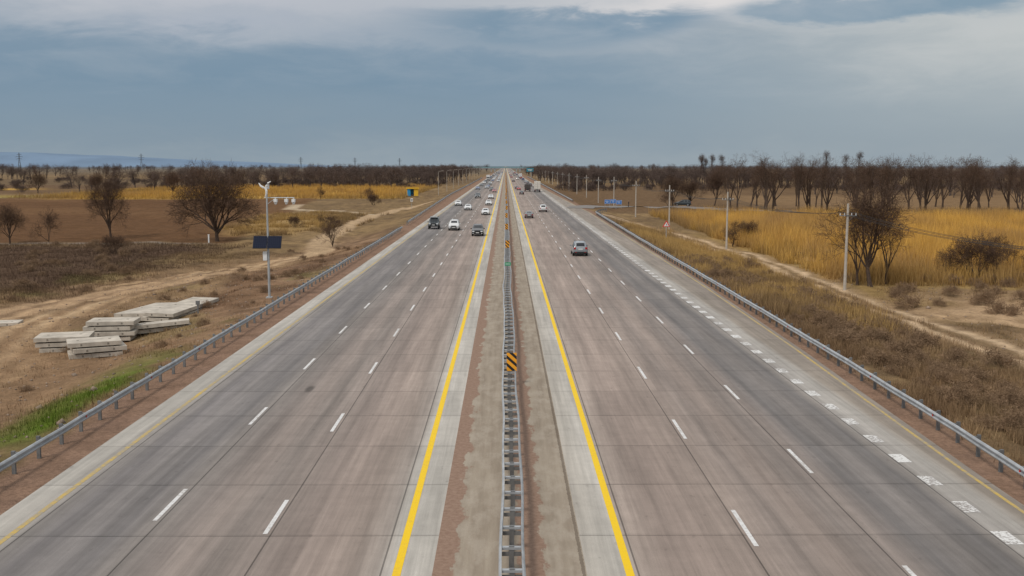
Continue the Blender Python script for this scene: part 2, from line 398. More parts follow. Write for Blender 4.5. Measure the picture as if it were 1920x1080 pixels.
# median
m,nt,b=newmat('median_concrete_and_soil')
tc=nt.node('ShaderNodeTexCoord').outputs['Object']; X,Y,Z=nt.sep(tc)
na=nt.noise(nt.comb(X,nt.m('MULTIPLY',Y,0.4),0.0),1.6,6,0.65); nb=nt.noise(tc,6,5,0.7); ncn=nt.noise(nt.comb(X,nt.m('MULTIPLY',Y,0.05),5.0),3,5,0.6)
con=nt.mix(nt.rng(ncn,0.3,0.7),(0.24,0.195,0.15),(0.36,0.305,0.24))
con=nt.mix(nt.rng(na,0.45,0.62,0,0.5),con,(0.42,0.365,0.30))
soil=nt.mix(nt.rng(nb,0.3,0.7),(0.22,0.140,0.102),(0.32,0.220,0.165))
Xj=nt.m('ADD',X,nt.m('MULTIPLY',nt.m('SUBTRACT',na,0.5),1.5))
mk=nt.m('MAXIMUM',nt.rng(Xj,-1.45,-1.38,1,0),nt.m('MULTIPLY',nt.rng(Xj,0.3,0.4),nt.rng(Xj,1.05,1.12,1,0)))
mk=nt.m('MAXIMUM',mk,nt.m('MULTIPLY',nt.rng(nb,0.60,0.66),0.5))
colr=nt.mix(mk,con,soil)
de=nt.m('LESS_THAN',nt.m('ABSOLUTE',nt.m('SUBTRACT',nt.m('ADD',X,nt.m('MULTIPLY',nt.m('SUBTRACT',nb,.5),.12)),2.12)),0.05)
colr=nt.mix(nt.m('MULTIPLY',de,0.6),colr,(0.10,0.075,0.055))
nt.set(b.inputs['Base Color'],colr); b.inputs['Roughness'].default_value=0.95; b.inputs['Specular IOR Level'].default_value=0.1
bn=nt.node('ShaderNodeBump'); bn.inputs['Strength'].default_value=0.5; bn.inputs['Distance'].default_value=0.04; nt.set(bn.inputs['Height'],nb); nt.set(b.inputs['Normal'],bn.outputs[0])
strip('median_strip',-2.0,2.2,5,9000,0.001,m)

def paint(name,col,under,wear0,wear1,sc=5):
    m,nt,b=newmat(name); tc=nt.node('ShaderNodeTexCoord').outputs['Object']
    n=nt.noise(tc,sc,6,0.75); n2=nt.noise(tc,0.5,3)
    c=nt.mix(nt.rng(nt.m('ADD',n,nt.m('MULTIPLY',nt.m('SUBTRACT',n2,0.5),0.4)),wear0,wear1),col,under)
    nt.set(b.inputs['Base Color'],c); b.inputs['Roughness'].default_value=0.6; b.inputs['Specular IOR Level'].default_value=0.2
    return m
yel=paint('yellow_road_paint',(0.84,0.55,0.008),(0.64,0.42,0.05),0.5,0.8)
yelw=paint('worn_yellow_paint',(0.55,0.38,0.09),(0.34,0.29,0.21),0.38,0.6,4)
whi=paint('white_road_paint',(0.70,0.69,0.68),(0.40,0.37,0.34),0.45,0.68,6)
whiw=paint('worn_white_paint',(0.72,0.71,0.69),(0.30,0.27,0.25),0.47,0.58,7)
strip('yellow_edge_line',-3.08,-2.85,5,9000,0.006,yel)
strip('yellow_edge_line',3.25,3.48,5,9000,0.006,yel)
strip('yellow_edge_line',-14.93,-14.75,5,9000,0.006,yelw)
strip('yellow_edge_line',lambda t:edgeR(t)-0.42,lambda t:edgeR(t)-0.28,5,9000,0.006,yelw)
def dashes(name,x,st,per,ln,wd,y1,m):
    mb=MB(); y=st-2*per
    while y<y1:
        if y>3: 
            jx=random.uniform(-.01,.01)
            mb.add([(x-wd/2+jx,y,0.006),(x+wd/2+jx,y,0.006),(x+wd/2+jx,y+ln,0.006),(x-wd/2+jx,y+ln,0.006)],[(0,1,2,3)])
        y+=per
    mb.obj(name,[m])
dashes('lane_line',-7.24,30.2,12.1,3.2,0.14,2500,whi)
dashes('lane_line',-10.95,31.4,12.1,3.2,0.14,2500,whi)
dashes('lane_line',7.28,29.1,11.95,3.2,0.14,2500,whi)
dashes('lane_line',11.02,24.4,11.9,3.2,0.14,2500,whi)
dashes('merge_lane_line',14.9,29.2,2.82,1.1,0.52,205,whiw)
dashes('lane_line',14.9,210,12,3.2,0.15,2500,whi)

# side road draped
ash=mat('old_asphalt',(0.20,0.18,0.165),0.9,scale=0.6)
def drape(name,pts,wd,m,n=60):
    P=np.array(pts,float); s=np.r_[0,np.cumsum(np.hypot(*np.diff(P,axis=0).T))]
    t=np.linspace(0,s[-1],n); X=np.interp(t,s,P[:,0]); Y=np.interp(t,s,P[:,1])
    dx=np.gradient(X);dy=np.gradient(Y);l=np.hypot(dx,dy); nxv=-dy/l; nyv=dx/l
    rows=[]
    for k in (-1,-.5,0,.5,1):
        a=X+nxv*wd/2*k; b_=Y+nyv*wd/2*k; rows.append(np.stack([a,b_,hgt(a,b_)+0.09],-1))
    V=np.concatenate(rows); F=[]
    for k in range(4):
        for q in range(n-1): F.append((k*n+q,k*n+q+1,(k+1)*n+q+1,(k+1)*n+q))
    fmesh(name,V,F,[m])
drape('side_road',[(19,268),(20.6,280),(25,287),(35,289),(55,284),(80,276),(120,272)],7,ash)

# ---------------------------------------------------------------- guardrails
zinc=mat('galvanised_steel',(0.38,0.395,0.41),0.5,0.25,0.22,2.0)
zincd=mat('steel_post',(0.17,0.17,0.17),0.7,0.2,0.3,2.0)
refl=mat('red_reflector',(0.6,0.03,0.02),0.4)
PROF=[(0.0,0.78),(0.035,0.765),(0.075,0.72),(0.075,0.685),(0.01,0.64),(0.01,0.60),(0.075,0.555),(0.075,0.52),(0.035,0.475),(0.0,0.46)]
def sweep(mb,xf,y0,y1,side,m=0,step=2.0,zoff=0.0):
    ysn=np.arange(y0,y1+0.01,step); vs=[];fs=[]
    for y in ysn:
        x=float(xf(y))
        for (a,z) in PROF: vs.append((x+side*a,y,z+zoff))
    n=len(PROF)
    for q in range(len(ysn)-1):
        for k in range(n-1): fs.append((q*n+k,q*n+k+1,(q+1)*n+k+1,(q+1)*n+k))
    mb.add(vs,fs,m)
def guard(y0,y1,xf,side,post=2.0,step=2.0):
    mb=MB()
    xg=lambda y: float(xf(y))+0.02*math.sin(y*0.37)+0.015*math.sin(y*1.3)
    sweep(mb,xg,y0,y1,side,0,step)
    y=y0+0.5; k=0
    while y<y1:
        x=xg(y); jz=random.uniform(-.02,.02)
        mb.box((x-side*0.07,y,0.62),(0.12,0.10,0.30),1)
        mb.box((x-side*0.20,y,0.36+jz),(0.13,0.10,0.92),1)
        if step<3: mb.box((x-side*0.004,y+0.3,0.62),(0.014,0.32,0.31),0)
        if k%4==0: mb.box((x+side*0.05,y,0.62),(0.03,0.05,0.10),2)
        y+=post;k+=1
    mb.obj('guardrail',[zinc,zincd,refl])
guard(10,176,lambda y:-railL(y),1)
guard(192,900,lambda y:-railL(y),1,4,4)
def rr(y):
    return railR(y)+ (0.03*(max(0,y-232))**1.7 if y>232 else 0)
guard(10,250,rr,-1)
guard(312,1000,lambda y:railR(y),-1,4,4)
# median barrier
def mx(y): return 0.19-0.10*math.exp(-((y-90)/5)**2)+0.03*math.sin(y*0.21)+0.02*math.sin(y*0.63)
mb=MB()
hw=0.27
sweep(mb,lambda y:mx(y)-hw,8,400,-1,0,1.6); sweep(mb,lambda y:mx(y)+hw,8,400,1,0,1.6)
sweep(mb,lambda y:mx(y)-hw,400,2000,-1,0,16); sweep(mb,lambda y:mx(y)+hw,400,2000,1,0,16)
y=8.0
while y<400:
    x=mx(y); mb.box((x,y,0.375),(0.14,0.10,0.75),1)
    mb.box((x,y,0.69),(2*hw-0.02,0.13,0.07),0); mb.box((x,y,0.52),(2*hw-0.02,0.06,0.10),1)
    y+=1.6
while y<1000:
    x=mx(y); mb.box((x,y,0.36),(0.14,0.10,0.72),1); y+=8
mb.obj('median_barrier',[zinc,zincd])

# hazard marker boards
m,nt,b=newmat('hazard_stripes'); tc=nt.node('ShaderNodeTexCoord').outputs['Object']; X,Y,Z=nt.sep(tc)
s_=nt.m('FRACT',nt.m('MULTIPLY',nt.m('ADD',nt.m('MULTIPLY',X,0.9),Z),2.6)); s_=nt.m('LESS_THAN',s_,0.46)
nt.set(b.inputs['Base Color'],nt.mix(s_,(0.85,0.36,0.02),(0.012,0.012,0.014))); b.inputs['Roughness'].default_value=0.45
haz=m
for k,y in enumerate([51.5,130]+[130+37.5*j for j in range(1,34)]):
    e=empty('hazard_marker_sign',(mx(y)+(0.12 if k==0 else 0.0),y-0.1,0))
    q=MB(); q.box((0,0,1.2),(0.50,0.02,0.92),0); q.box((0,0.013,1.2),(0.48,0.004,0.90),1); q.obj('board',[haz,zincd],e,bevel=0.004)
    q=MB(); q.box((0,0.045,0.85),(0.05,0.05,1.5),0); q.obj('post',[zincd],e)
e=empty('kilometre_sign',(mx(103)+0.0,103,0))
grn=mat('sign_green',(0.02,0.30,0.14),0.5); wht=mat('white_paint',(0.72,0.73,0.73),0.5)
q=MB(); q.box((0,0,1.25),(0.62,0.02,0.32),0); q.box((0,-0.013,1.25),(0.5,0.004,0.05),1); q.box((0,0.04,0.75),(0.05,0.05,1.2),2); q.obj('panel',[grn,wht,zincd],e)

# ---------------------------------------------------------------- trees
bark=mat('bark',(0.085,0.060,0.046),0.95,scale=6,var=0.35,spec=0.1)
twig=mat('twigs',(0.105,0.068,0.049),0.95,scale=0.7,var=0.35,spec=0.0)
barkf=mat('bark_far',(0.095,0.075,0.067),0.95,scale=0.5,var=0.25,spec=0.0)  # paler, greyer bark: distance haze mixed into its colour
twigf=mat('twigs_far',(0.125,0.093,0.080),0.95,scale=0.2,var=0.3,spec=0.0)  # twig colour lightened to carry the haze of distance
twigs_dry=mat('dry_stems',(0.26,0.175,0.11),1.0,scale=0.9,var=0.35,spec=0.0)
def make_tree(name,seed,H=12,trunk=0.2,counts=(6,7,7,6,4),spread=1.0,r0=0.28,multi=False,narrow=False,tw=0.045,up=0.07,mats=None,LEN=None):
    rnd=random.Random(seed); V=[];F=[];M=[]
    def tube(pts,rad,n,m):
        b=len(V)
        for i,p in enumerate(pts):
            dd=(pts[min(i+1,len(pts)-1)]-pts[max(i-1,0)]).normalized()
            a=Vector((0,0,1)) if abs(dd.z)<0.9 else Vector((1,0,0))
            u=dd.cross(a).normalized(); v=dd.cross(u)
            for k in range(n):
                t=2*math.pi*k/n; V.append(p+(u*math.cos(t)+v*math.sin(t))*rad[i])
        for i in range(len(pts)-1):
            for k in range(n):
                F.append((b+i*n+k,b+i*n+(k+1)%n,b+(i+1)*n+(k+1)%n,b+(i+1)*n+k)); M.append(m)
    LEN=LEN or [trunk,0.40,0.27,0.17,0.09,0.06]
    if narrow: LEN=[0.85,0.22,0.12,0.08,0.05,0.04]
    NS=[4,6,4,2,1,1]; SD=[7,5,4,3,3,0]
    def rv(s): return Vector((rnd.gauss(0,s),rnd.gauss(0,s),rnd.gauss(0,s)))
    def grow(p,d,L,r,lev):
        if lev==5:
            u=d.cross(rv(1)).normalized()*tw*0.5
            b=len(V); tip=p+(d+rv(0.15)).normalized()*L
            V.extend([p-u,p+u,tip+u*0.35,tip-u*0.35]); F.append((b,b+1,b+2,b+3)); M.append(1); return
        ns=NS[lev]; pts=[p.copy()]; ds=[]
        for i in range(ns):
            d=(d+rv(0.14 if lev else 0.06)+Vector((0,0,up*(1 if lev<3 else 0.5)))).normalized()
            p=p+d*L/ns; pts.append(p.copy()); ds.append(d)
        tipr=0.6 if lev==0 and not narrow else 0.25
        rad=[r*(1-(1-tipr)*i/ns) for i in range(ns+1)]
        if lev==0: rad[0]*=1.35
        tube(pts,rad,SD[lev],0 if lev<3 else 1)
        n=counts[lev]; n=max(2,int(n*rnd.uniform(0.8,1.25)))
        for k in range(n):
            if lev==0: t=rnd.uniform(0.12,1.0) if narrow else rnd.uniform(0.6,1.0)
            else: t=(0.30 if lev==1 else 0.2)+(0.70 if lev==1 else 0.8)*(k+rnd.random())/n
            t=min(t,0.999); i=int(t*ns); fr=t*ns-i
            q=pts[i].lerp(pts[i+1],fr); dd=ds[i]
            ang=R(rnd.uniform(22,48))*spread
            if lev==0: ang=R(rnd.uniform(10,58))*spread
            if narrow: ang=R(rnd.uniform(14,28))
            if lev>=2: ang=R(rnd.uniform(22,58))
            a=Vector((0,0,1)) if abs(dd.z)<0.9 else Vector((1,0,0))
            u=dd.cross(a).normalized(); v=dd.cross(u); az=(k*2.4+rnd.uniform(-.6,.6)) 
            cd=dd*math.cos(ang)+(u*math.cos(az)+v*math.sin(az))*math.sin(ang)
            LL=H*LEN[lev+1]*rnd.uniform(0.7,1.2)*(1.15-0.55*t if lev>0 else 1.0)
            if narrow and lev==0: LL*= (1.1-t)**0.5
            rr_=rad[i]*(0.62 if lev==0 else 0.5)
            grow(q,cd,LL,max(rr_,0.010),lev+1)
        if lev==0 and not narrow:
            grow(p,ds[-1],H*LEN[1]*1.1,r*0.5,1)
    stems=3 if multi else 1
    for s in range(stems):
        a=s*2.1+seed; dd=Vector((math.cos(a)*0.3,math.sin(a)*0.3,1)).normalized() if multi else Vector((rnd.uniform(-.05,.05),rnd.uniform(-.05,.05),1)).normalized()
        grow(Vector((math.cos(a)*0.25 if multi else 0,math.sin(a)*0.25 if multi else 0,-0.3)),dd,H*LEN[0],r0*(0.75 if multi else 1),0)
    me=bpy.data.meshes.new(name); me.from_pydata(V,[],F)
    for m_ in (mats or (bark,twig)): me.materials.append(m_)
    me.polygons.foreach_set('material_index',M); me.update()
    return me,max(v.z for v in V)
T_round=[make_tree('tree_mesh',s,12,0.16,(9,7,7,6,4),0.95,0.30,tw=0.032,up=0.06) for s in (13,8)]
T_round2=[make_tree('tree_mesh',s,12,0.2,(7,7,6,5,4),0.9,0.24,tw=0.030) for s in (21,22)]
T_vase=[make_tree('tree_mesh',s,15,0.24,(4,5,5,5,3),0.60,0.34,tw=0.032,up=0.11,LEN=[0.22,0.5,0.27,0.14,0.08,0.055]) for s in (31,32,33,34,35,36)]
T_small=[make_tree('tree_mesh',s,6,0.12,(6,5,5,5,3),0.95,0.09,multi=(s%2==0),tw=0.022) for s in (41,42,43)]
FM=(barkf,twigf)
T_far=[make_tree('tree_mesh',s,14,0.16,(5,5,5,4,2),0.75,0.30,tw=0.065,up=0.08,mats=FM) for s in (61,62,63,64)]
T_bush=[make_tree('tree_mesh',s,5,0.06,(6,5,4,3,2),1.1,0.08,multi=True,tw=0.06,mats=FM) for s in (71,72)]
T_dry=[make_tree('shrub_mesh',s,3,0.05,(6,5,4,3,2),1.2,0.03,multi=True,tw=0.035,mats=(twigs_dry,twigs_dry)) for s in (81,82)]
T_pop=[make_tree('poplar_mesh',s,20,0.85,(26,4,4,3,2),0.4,0.24,narrow=True,tw=0.06,up=0.12,mats=FM) for s in (51,52)]
def tree(t,x,y,h,name='bare_tree',wf=1.0,rz=None,parent=None):
    me,zm=t; o=bpy.data.objects.new(name,me); s=h/zm
    o.location=(x,y,H1(x,y)-0.05 if y<900 else -1.3); o.rotation_euler=(0,0,random.uniform(0,6.28) if rz is None else rz); o.scale=(s*wf,s*wf,s)
    return link(o,parent)
tree(T_round[0],-48.5,175,14.3,wf=0.9)
tree(T_round[1],-68.6,181,12.5,wf=0.62)
tree(T_round2[0],-80,168,7.2); tree(T_small[0],-73.7,168,6.3,wf=0.7); tree(T_small[1],-55,146,3.0,'bare_shrub')
tree(T_small[2],-26.8,161,5.3); tree(T_small[0],-47,363,6); tree(T_small[0],-36,215,3,'bare_shrub'); tree(T_small[2],-40,225,2.6,'bare_shrub'); tree(T_small[1],-43,212,2.6,'bare_shrub')
tree(T_round2[0],-140,440,11); tree(T_round2[1],-176,450,10); tree(T_round[1],-210,470,11,wf=.8); tree(T_small[1],-42,330,4,'bare_shrub'); tree(T_small[2],-70,395,5)
tree(T_round2[1],37.9,107,11.5,wf=1.0); tree(T_vase[0],40.3,109.5,7.5,wf=1.1); tree(T_vase[2],36.8,108,8.5,wf=0.8)
tree(T_small[1],51.3,113,5.8,wf=.8); tree(T_small[0],49.3,115,4.4); tree(T_small[2],56,118,5.2); tree(T_small[1],58,110,4.5)
tree(T_small[0],60,122,4.0); tree(T_small[2],35.5,162,4.5,'bare_shrub'); tree(T_small[1],41,176,3.5,'bare_shrub')
tree(T_round2[0],46.5,290,9.5,wf=1.2); tree(T_round2[1],52,296,8.5,wf=1.2); tree(T_small[0],44,280,5)
x=58.0
while x<156:
    y=272+random.uniform(-10,12)+(x-60)*0.12
    tree(random.choice(T_vase),x,y,random.uniform(14.5,18.5) if x<90 else random.uniform(12.5,16),wf=random.uniform(0.8,1.1))
    x+=random.uniform(1.8,4.4)
x=64.0
while x<165:
    tree(random.choice(T_vase+T_round2),x,random.uniform(298,325),random.uniform(11,15.5),wf=random.uniform(0.8,1.1)); x+=random.uniform(3.5,8)
dl=empty('distant_trees')
def scatter(n,x0,x1,y0,y1,h0,h1,keep=lambda x,y:True,T=T_far,parent=dl):
    for k in range(n):
        x=random.uniform(x0,x1); y=random.uniform(y0,y1)
        if not keep(x,y): continue
        tree(random.choice(T),x,y,random.uniform(h0,h1),'tree',wf=random.uniform(0.9,1.35),parent=parent)
clump=lambda x,y: float(fbm(np.array([x/60.]),np.array([y/90.]),77)[0])>0.45
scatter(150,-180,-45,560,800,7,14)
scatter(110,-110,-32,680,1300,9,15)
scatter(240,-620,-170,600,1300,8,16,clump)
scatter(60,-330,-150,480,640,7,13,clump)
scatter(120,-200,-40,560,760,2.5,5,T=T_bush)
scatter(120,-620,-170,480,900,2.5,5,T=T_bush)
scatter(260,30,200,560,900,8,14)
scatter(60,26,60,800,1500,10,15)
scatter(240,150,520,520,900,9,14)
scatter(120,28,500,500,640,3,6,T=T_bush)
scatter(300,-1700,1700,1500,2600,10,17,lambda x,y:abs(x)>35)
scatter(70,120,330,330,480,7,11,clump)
for (px,H) in [(1316,19),(1323,20),(1330,18),(1338,20),(1358,20),(1545,22),(1600,20),(1611,22)]:
    Yp=640; tree(random.choice(T_pop),(px-948)/1977*Yp,Yp+random.uniform(-5,5),H,'tree',wf=1.0,parent=dl)
ds_=empty('dry_shrubs')
trk=lambda x,y: float(pdist(np.array([x]),np.array([y]),TR)[0])>2.6 and float(pdist(np.array([x]),np.array([y]),TL)[0])>4
scatter(230,20.5,31.5,36,130,0.5,1.3,trk,T=T_dry,parent=ds_)
scatter(60,36,70,85,115,0.6,1.6,trk,T=T_dry,parent=ds_)
scatter(60,-32,-20,30,150,0.3,0.8,trk,T=T_dry,parent=ds_)
scatter(60,-80,-42,95,165,0.5,1.2,trk,T=T_dry,parent=ds_)

# ---------------------------------------------------------------- grass / reeds
gmat=attrmat('dry_grass_blades',1.0,0.1,scale=1.0,spec=0.0)
def blades(name,N,x0,x1,y0,y1,h0,h1,wd,dens,colmix=None,bright=1.0,jit=0.25,near=1.0,alt=None):
    x=np.random.uniform(x0,x1,N); u=np.random.uniform(0,1,N)**near; y=y0+(y1-y0)*u
    c,g=zone(x,y); keep=np.random.rand(N)<g*dens(x,y); x=x[keep];y=y[keep];c=c[keep]; n=len(x)
    z=hgt(x,y)-0.02
    hs=np.random.uniform(h0,h1,n)*(0.45+1.1*fbm(x/3,y/4,31))
    a=np.random.uniform(0,6.283,n); wv=wd*np.random.uniform(0.6,1.4,n)
    dx=np.cos(a)*wv/2; dy=np.sin(a)*wv/2
    lx=np.random.normal(0,0.22,n)*hs; ly=np.random.normal(0,0.22,n)*hs
    P0=np.stack([x-dx,y-dy,z],-1);P1=np.stack([x+dx,y+dy,z],-1);P2=np.stack([x+lx,y+ly,z+hs],-1)
    V=np.stack([P0,P1,P2],1).reshape(-1,3); F=np.arange(3*n).reshape(-1,3)
    cj=c*bright*np.random.uniform(1-jit,1+jit,(n,1))
    if colmix is not None:
        cm=np.zeros((n,3))+np.array(colmix)
        if alt is not None: 
            t=sm(0.42,0.6,fbm(x/7,y/10,91)); cm=cm*(1-t[:,None])+np.array(alt)*t[:,None]
        cj=cj*0.45+cm*0.55*np.random.uniform(0.7,1.25,(n,1))
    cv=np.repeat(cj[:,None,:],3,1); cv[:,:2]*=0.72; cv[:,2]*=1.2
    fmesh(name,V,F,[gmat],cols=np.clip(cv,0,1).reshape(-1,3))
offroad=lambda x,y:(np.abs(x)>np.where(x>0,railR(y)+0.5,railL(y)+0.6))*1.0
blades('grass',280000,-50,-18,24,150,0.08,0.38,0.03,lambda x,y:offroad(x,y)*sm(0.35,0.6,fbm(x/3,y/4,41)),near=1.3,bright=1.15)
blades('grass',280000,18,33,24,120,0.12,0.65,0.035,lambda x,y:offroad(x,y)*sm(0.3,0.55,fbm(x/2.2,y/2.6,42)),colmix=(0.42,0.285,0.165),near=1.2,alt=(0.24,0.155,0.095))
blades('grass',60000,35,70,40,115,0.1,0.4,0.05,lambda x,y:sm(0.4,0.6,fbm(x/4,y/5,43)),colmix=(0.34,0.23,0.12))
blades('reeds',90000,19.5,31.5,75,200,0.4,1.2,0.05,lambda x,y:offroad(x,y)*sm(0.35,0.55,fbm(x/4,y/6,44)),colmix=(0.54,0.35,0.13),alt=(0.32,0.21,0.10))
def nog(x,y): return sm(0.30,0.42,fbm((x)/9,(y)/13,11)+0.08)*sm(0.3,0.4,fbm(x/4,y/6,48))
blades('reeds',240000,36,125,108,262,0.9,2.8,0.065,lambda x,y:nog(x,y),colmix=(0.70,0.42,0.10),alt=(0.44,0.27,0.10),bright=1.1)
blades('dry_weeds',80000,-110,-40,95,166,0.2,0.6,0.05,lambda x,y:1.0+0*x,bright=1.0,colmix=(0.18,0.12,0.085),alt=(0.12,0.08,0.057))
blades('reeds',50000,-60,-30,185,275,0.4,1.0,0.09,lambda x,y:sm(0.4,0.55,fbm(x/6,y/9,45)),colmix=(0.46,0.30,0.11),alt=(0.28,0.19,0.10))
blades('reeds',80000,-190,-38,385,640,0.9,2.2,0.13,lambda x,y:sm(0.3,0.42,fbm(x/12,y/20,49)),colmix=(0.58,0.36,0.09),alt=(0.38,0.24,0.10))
# stones / clods
V=[];F=[]
rs=np.random.RandomState(4)
for k in range(1800):
    if k%3: x=-rs.uniform(18.6,40)
    else: x=rs.uniform(19,48)
    y=rs.uniform(26,120); s=rs.uniform(0.03,0.11)*(1+ (rs.rand()>0.96)*1.2); z=H1(x,y); b0=len(V)
    pts=rs.normal(0,1,(6,3)); base_=[(1,0,0),(-1,0,0),(0,1,0),(0,-1,0),(0,0,.7),(0,0,-.7)]
    for j in range(6): V.append((x+s*(base_[j][0]+pts[j][0]*.25),y+s*(base_[j][1]+pts[j][1]*.25),z+s*(0.2+base_[j][2]+pts[j][2]*.15)))
    for a,b_,c_ in ((0,2,4),(2,1,4),(1,3,4),(3,0,4),(2,0,5),(1,2,5),(3,1,5),(0,3,5)): F.append((b0+a,b0+b_,b0+c_))
fmesh('stones',V,F,[mat('stone',(0.27,0.20,0.15),0.95,scale=2,var=.4)])

# ---------------------------------------------------------------- concrete slabs
conc=mat('weathered_concrete',(0.48,0.43,0.365),0.9,scale=1.3,var=0.25,spec=0.2)
concd=mat('concrete_side',(0.22,0.195,0.165),0.95,scale=2.5,var=0.3,spec=0.2)
def slabstack(x,y,L,W,T,n,rz,z0=None,tilt=0.0,jit=0.22):
    z=(H1(x,y) if z0 is None else z0)+0.02
    for k in range(n):
        q=MB(); q.box((0,0,T/2),(L,W,T),0)
        for sx in (-1,1):
            q.box((sx*L*0.3,0,T+0.012),(0.16,0.08,0.02),1)
            q.box((sx*L*0.32,0,-0.05),(0.10,W*0.9,0.09),1)
            q.box((sx*L*0.25,-W/2-0.004,T*0.5),(0.12,0.01,T*0.5),1)
        o=q.obj('concrete_slab',[conc,concd],bevel=0.025)
        o.location=(x+random.uniform(-jit,jit),y+random.uniform(-jit,jit),z)
        o.rotation_euler=(tilt*0.5,tilt,rz+random.uniform(-.08,.08))
        z+=T+0.09
slabstack(-30.2,70.8,3.5,2.5,0.28,3,0.22)
slabstack(-27.4,68.6,3.3,2.2,0.28,3,0.42)
slabstack(-28.6,74.8,3.3,2.2,0.28,4,0.10)
slabstack(-28.7,83.6,2.6,7.4,0.28,1,-0.12,z0=-0.75,tilt=-0.03,jit=0)
slabstack(-26.0,83.4,2.3,9.0,0.28,2,-0.12,z0=-0.85,tilt=0.02,jit=.1)
slabstack(-25.2,76.3,3.9,1.5,0.28,2,0.32,tilt=-0.07)
slabstack(-40.6,82.5,3.2,1.8,0.26,1,0.15)

# ---------------------------------------------------------------- solar mast
def box(name,c,d,m,parent,rot=None,bevel=0.0):
    q=MB(); q.box((0,0,0),d,0); o=q.obj(name,[m],parent,bevel=bevel); o.location=c
    if rot: o.rotation_euler=rot
    return o
pv,ntp,bp=newmat('solar_cells'); tc=ntp.node('ShaderNodeTexCoord').outputs['Object']; X,Y,Z=ntp.sep(tc)
lx=ntp.m('LESS_THAN',ntp.m('FRACT',ntp.m('MULTIPLY',X,6)),0.06); lz=ntp.m('LESS_THAN',ntp.m('FRACT',ntp.m('MULTIPLY',Z,6)),0.06)
ntp.set(bp.inputs['Base Color'],ntp.mix(ntp.m('MAXIMUM',lx,lz),(0.006,0.010,0.028),(0.03,0.04,0.07))); bp.inputs['Roughness'].default_value=0.6; bp.inputs['Specular IOR Level'].default_value=0.12
steel=mat('pole_steel',(0.42,0.44,0.45),0.5,0.3,0.15,1.0); dark=mat('dark_metal',(0.03,0.03,0.035),0.5)
mx0,my0=-20.0,87.5; mz0=H1(mx0,my0)
e=empty('solar_wind_camera_mast',(mx0,my0,mz0))
q=MB(); q.tube([(0,0,-0.2),(0,0,5),(0,0,9.2)],[0.11,0.09,0.06],10); q.box((0,0,0.03),(0.5,0.5,0.12)); q.obj('pole',[steel],e)
for s in (-1,1):
    box('solar_panel',(s*0.60,-0.30,4.75),(1.14,0.04,1.1),pv,e,(R(-28),0,0))
    box('panel_frame',(s*0.60,-0.262,4.73),(1.18,0.03,1.14),dark,e,(R(-28),0,0))
box('panel_bracket',(0,-0.12,4.7),(1.6,0.25,0.08),dark,e)
box('control_box',(-0.25,-0.05,3.55),(0.35,0.25,0.75),wht,e,bevel=0.02)
q=MB(); q.tube([(-0.2,0,8.45),(2.3,0,8.45)],0.04,8); q.tube([(0,0,7.9),(0.8,0,8.45)],0.02,6); q.obj('crossarm',[steel],e)
for cx in (0.75,1.65,2.25):
    q=MB(); q.box((cx,-0.1,8.22),(0.26,0.45,0.24),0); q.tube([(cx,0,8.45),(cx,0,8.25)],0.03,6,0); q.tube([(cx,-0.1,8.12),(cx,-0.1,7.90)],[0.16,0.08],8,0); q.obj('camera_unit',[wht],e)
q=MB(); q.tube([(0.0,-0.35,9.25),(0,0.5,9.25)],[0.13,0.07],8,0); q.box((0,0.75,9.35),(0.02,0.5,0.4),0)
for a in (50,140,262):
    r=R(a); L_=0.72
    p=[(math.cos(r)*t-math.sin(r)*0.12*math.sin(t*4),-0.3,9.25+math.sin(r)*t+math.cos(r)*0.12*math.sin(t*4)) for t in (0.0,0.2,0.45,L_)]
    q.tube(p,[0.05,0.10,0.085,0.03],6,0)
q.obj('wind_turbine',[wht],e)
e=empty('marker_post',(-24.3,81.5,H1(-24.3,81.5))); q=MB(); q.box((0,0,0.45),(0.1,0.1,0.9)); q.box((0,0,0.85),(0.28,0.2,0.3)); q.obj('post',[zincd],e)
e=empty('marker_post',(-48.8,171,H1(-48.8,171))); q=MB(); q.box((0,0,0.6),(0.2,0.2,1.3)); q.box((0,0,1.3),(0.26,0.26,0.1)); q.obj('post',[wht],e)

# ---------------------------------------------------------------- power line
pc=mat('pole_concrete',(0.44,0.40,0.35),0.85,var=.15)
cable=mat('cable',(0.04,0.04,0.04),0.6)
PY=[52,104,157,206,252,302,352,402,455,510,565,620,680,740,800,860,930,1000]
PP=[]
for k,y in enumerate(PY):
    x=np.interp(y,[52,104,188,234,1000],[35,34.2,33,31.5,30]); z=H1(x,y); PP.append((x,y,z))
    e=empty('utility_pole',(x,y,z),random.uniform(-.05,.05)); e.rotation_euler[1]=random.uniform(-.012,.012)
    q=MB(); q.tube([(0,0,-0.3),(0,0,8.7)],[0.16,0.11],8,0); q.box((0,-0.12,7.5),(1.7,0.09,0.10),1)
    for sx in (-0.78,-0.35,0.35,0.78):
        q.tube([(sx,-0.12,7.55),(sx,-0.12,7.8)],[0.05,0.035],6,2)
    q.tube([(0,-.05,6.9),(0.6,-0.12,7.45)],0.02,4,1)
    q.obj('pole',[pc,zincd,wht],e)
q=MB()
for a,b_ in zip(PP[:-1],PP[1:]):
    for sx in (-0.78,-0.35,0.35,0.78):
        pts=[]
        for t in np.linspace(0,1,9):
            pts.append((a[0]+(b_[0]-a[0])*t+sx,a[1]+(b_[1]-a[1])*t-0.12,a[2]+(b_[2]-a[2])*t+7.8-3.2*t*(1-t)))
        q.tube(pts,0.017,3,0,False)
q.obj('power_cables',[cable])
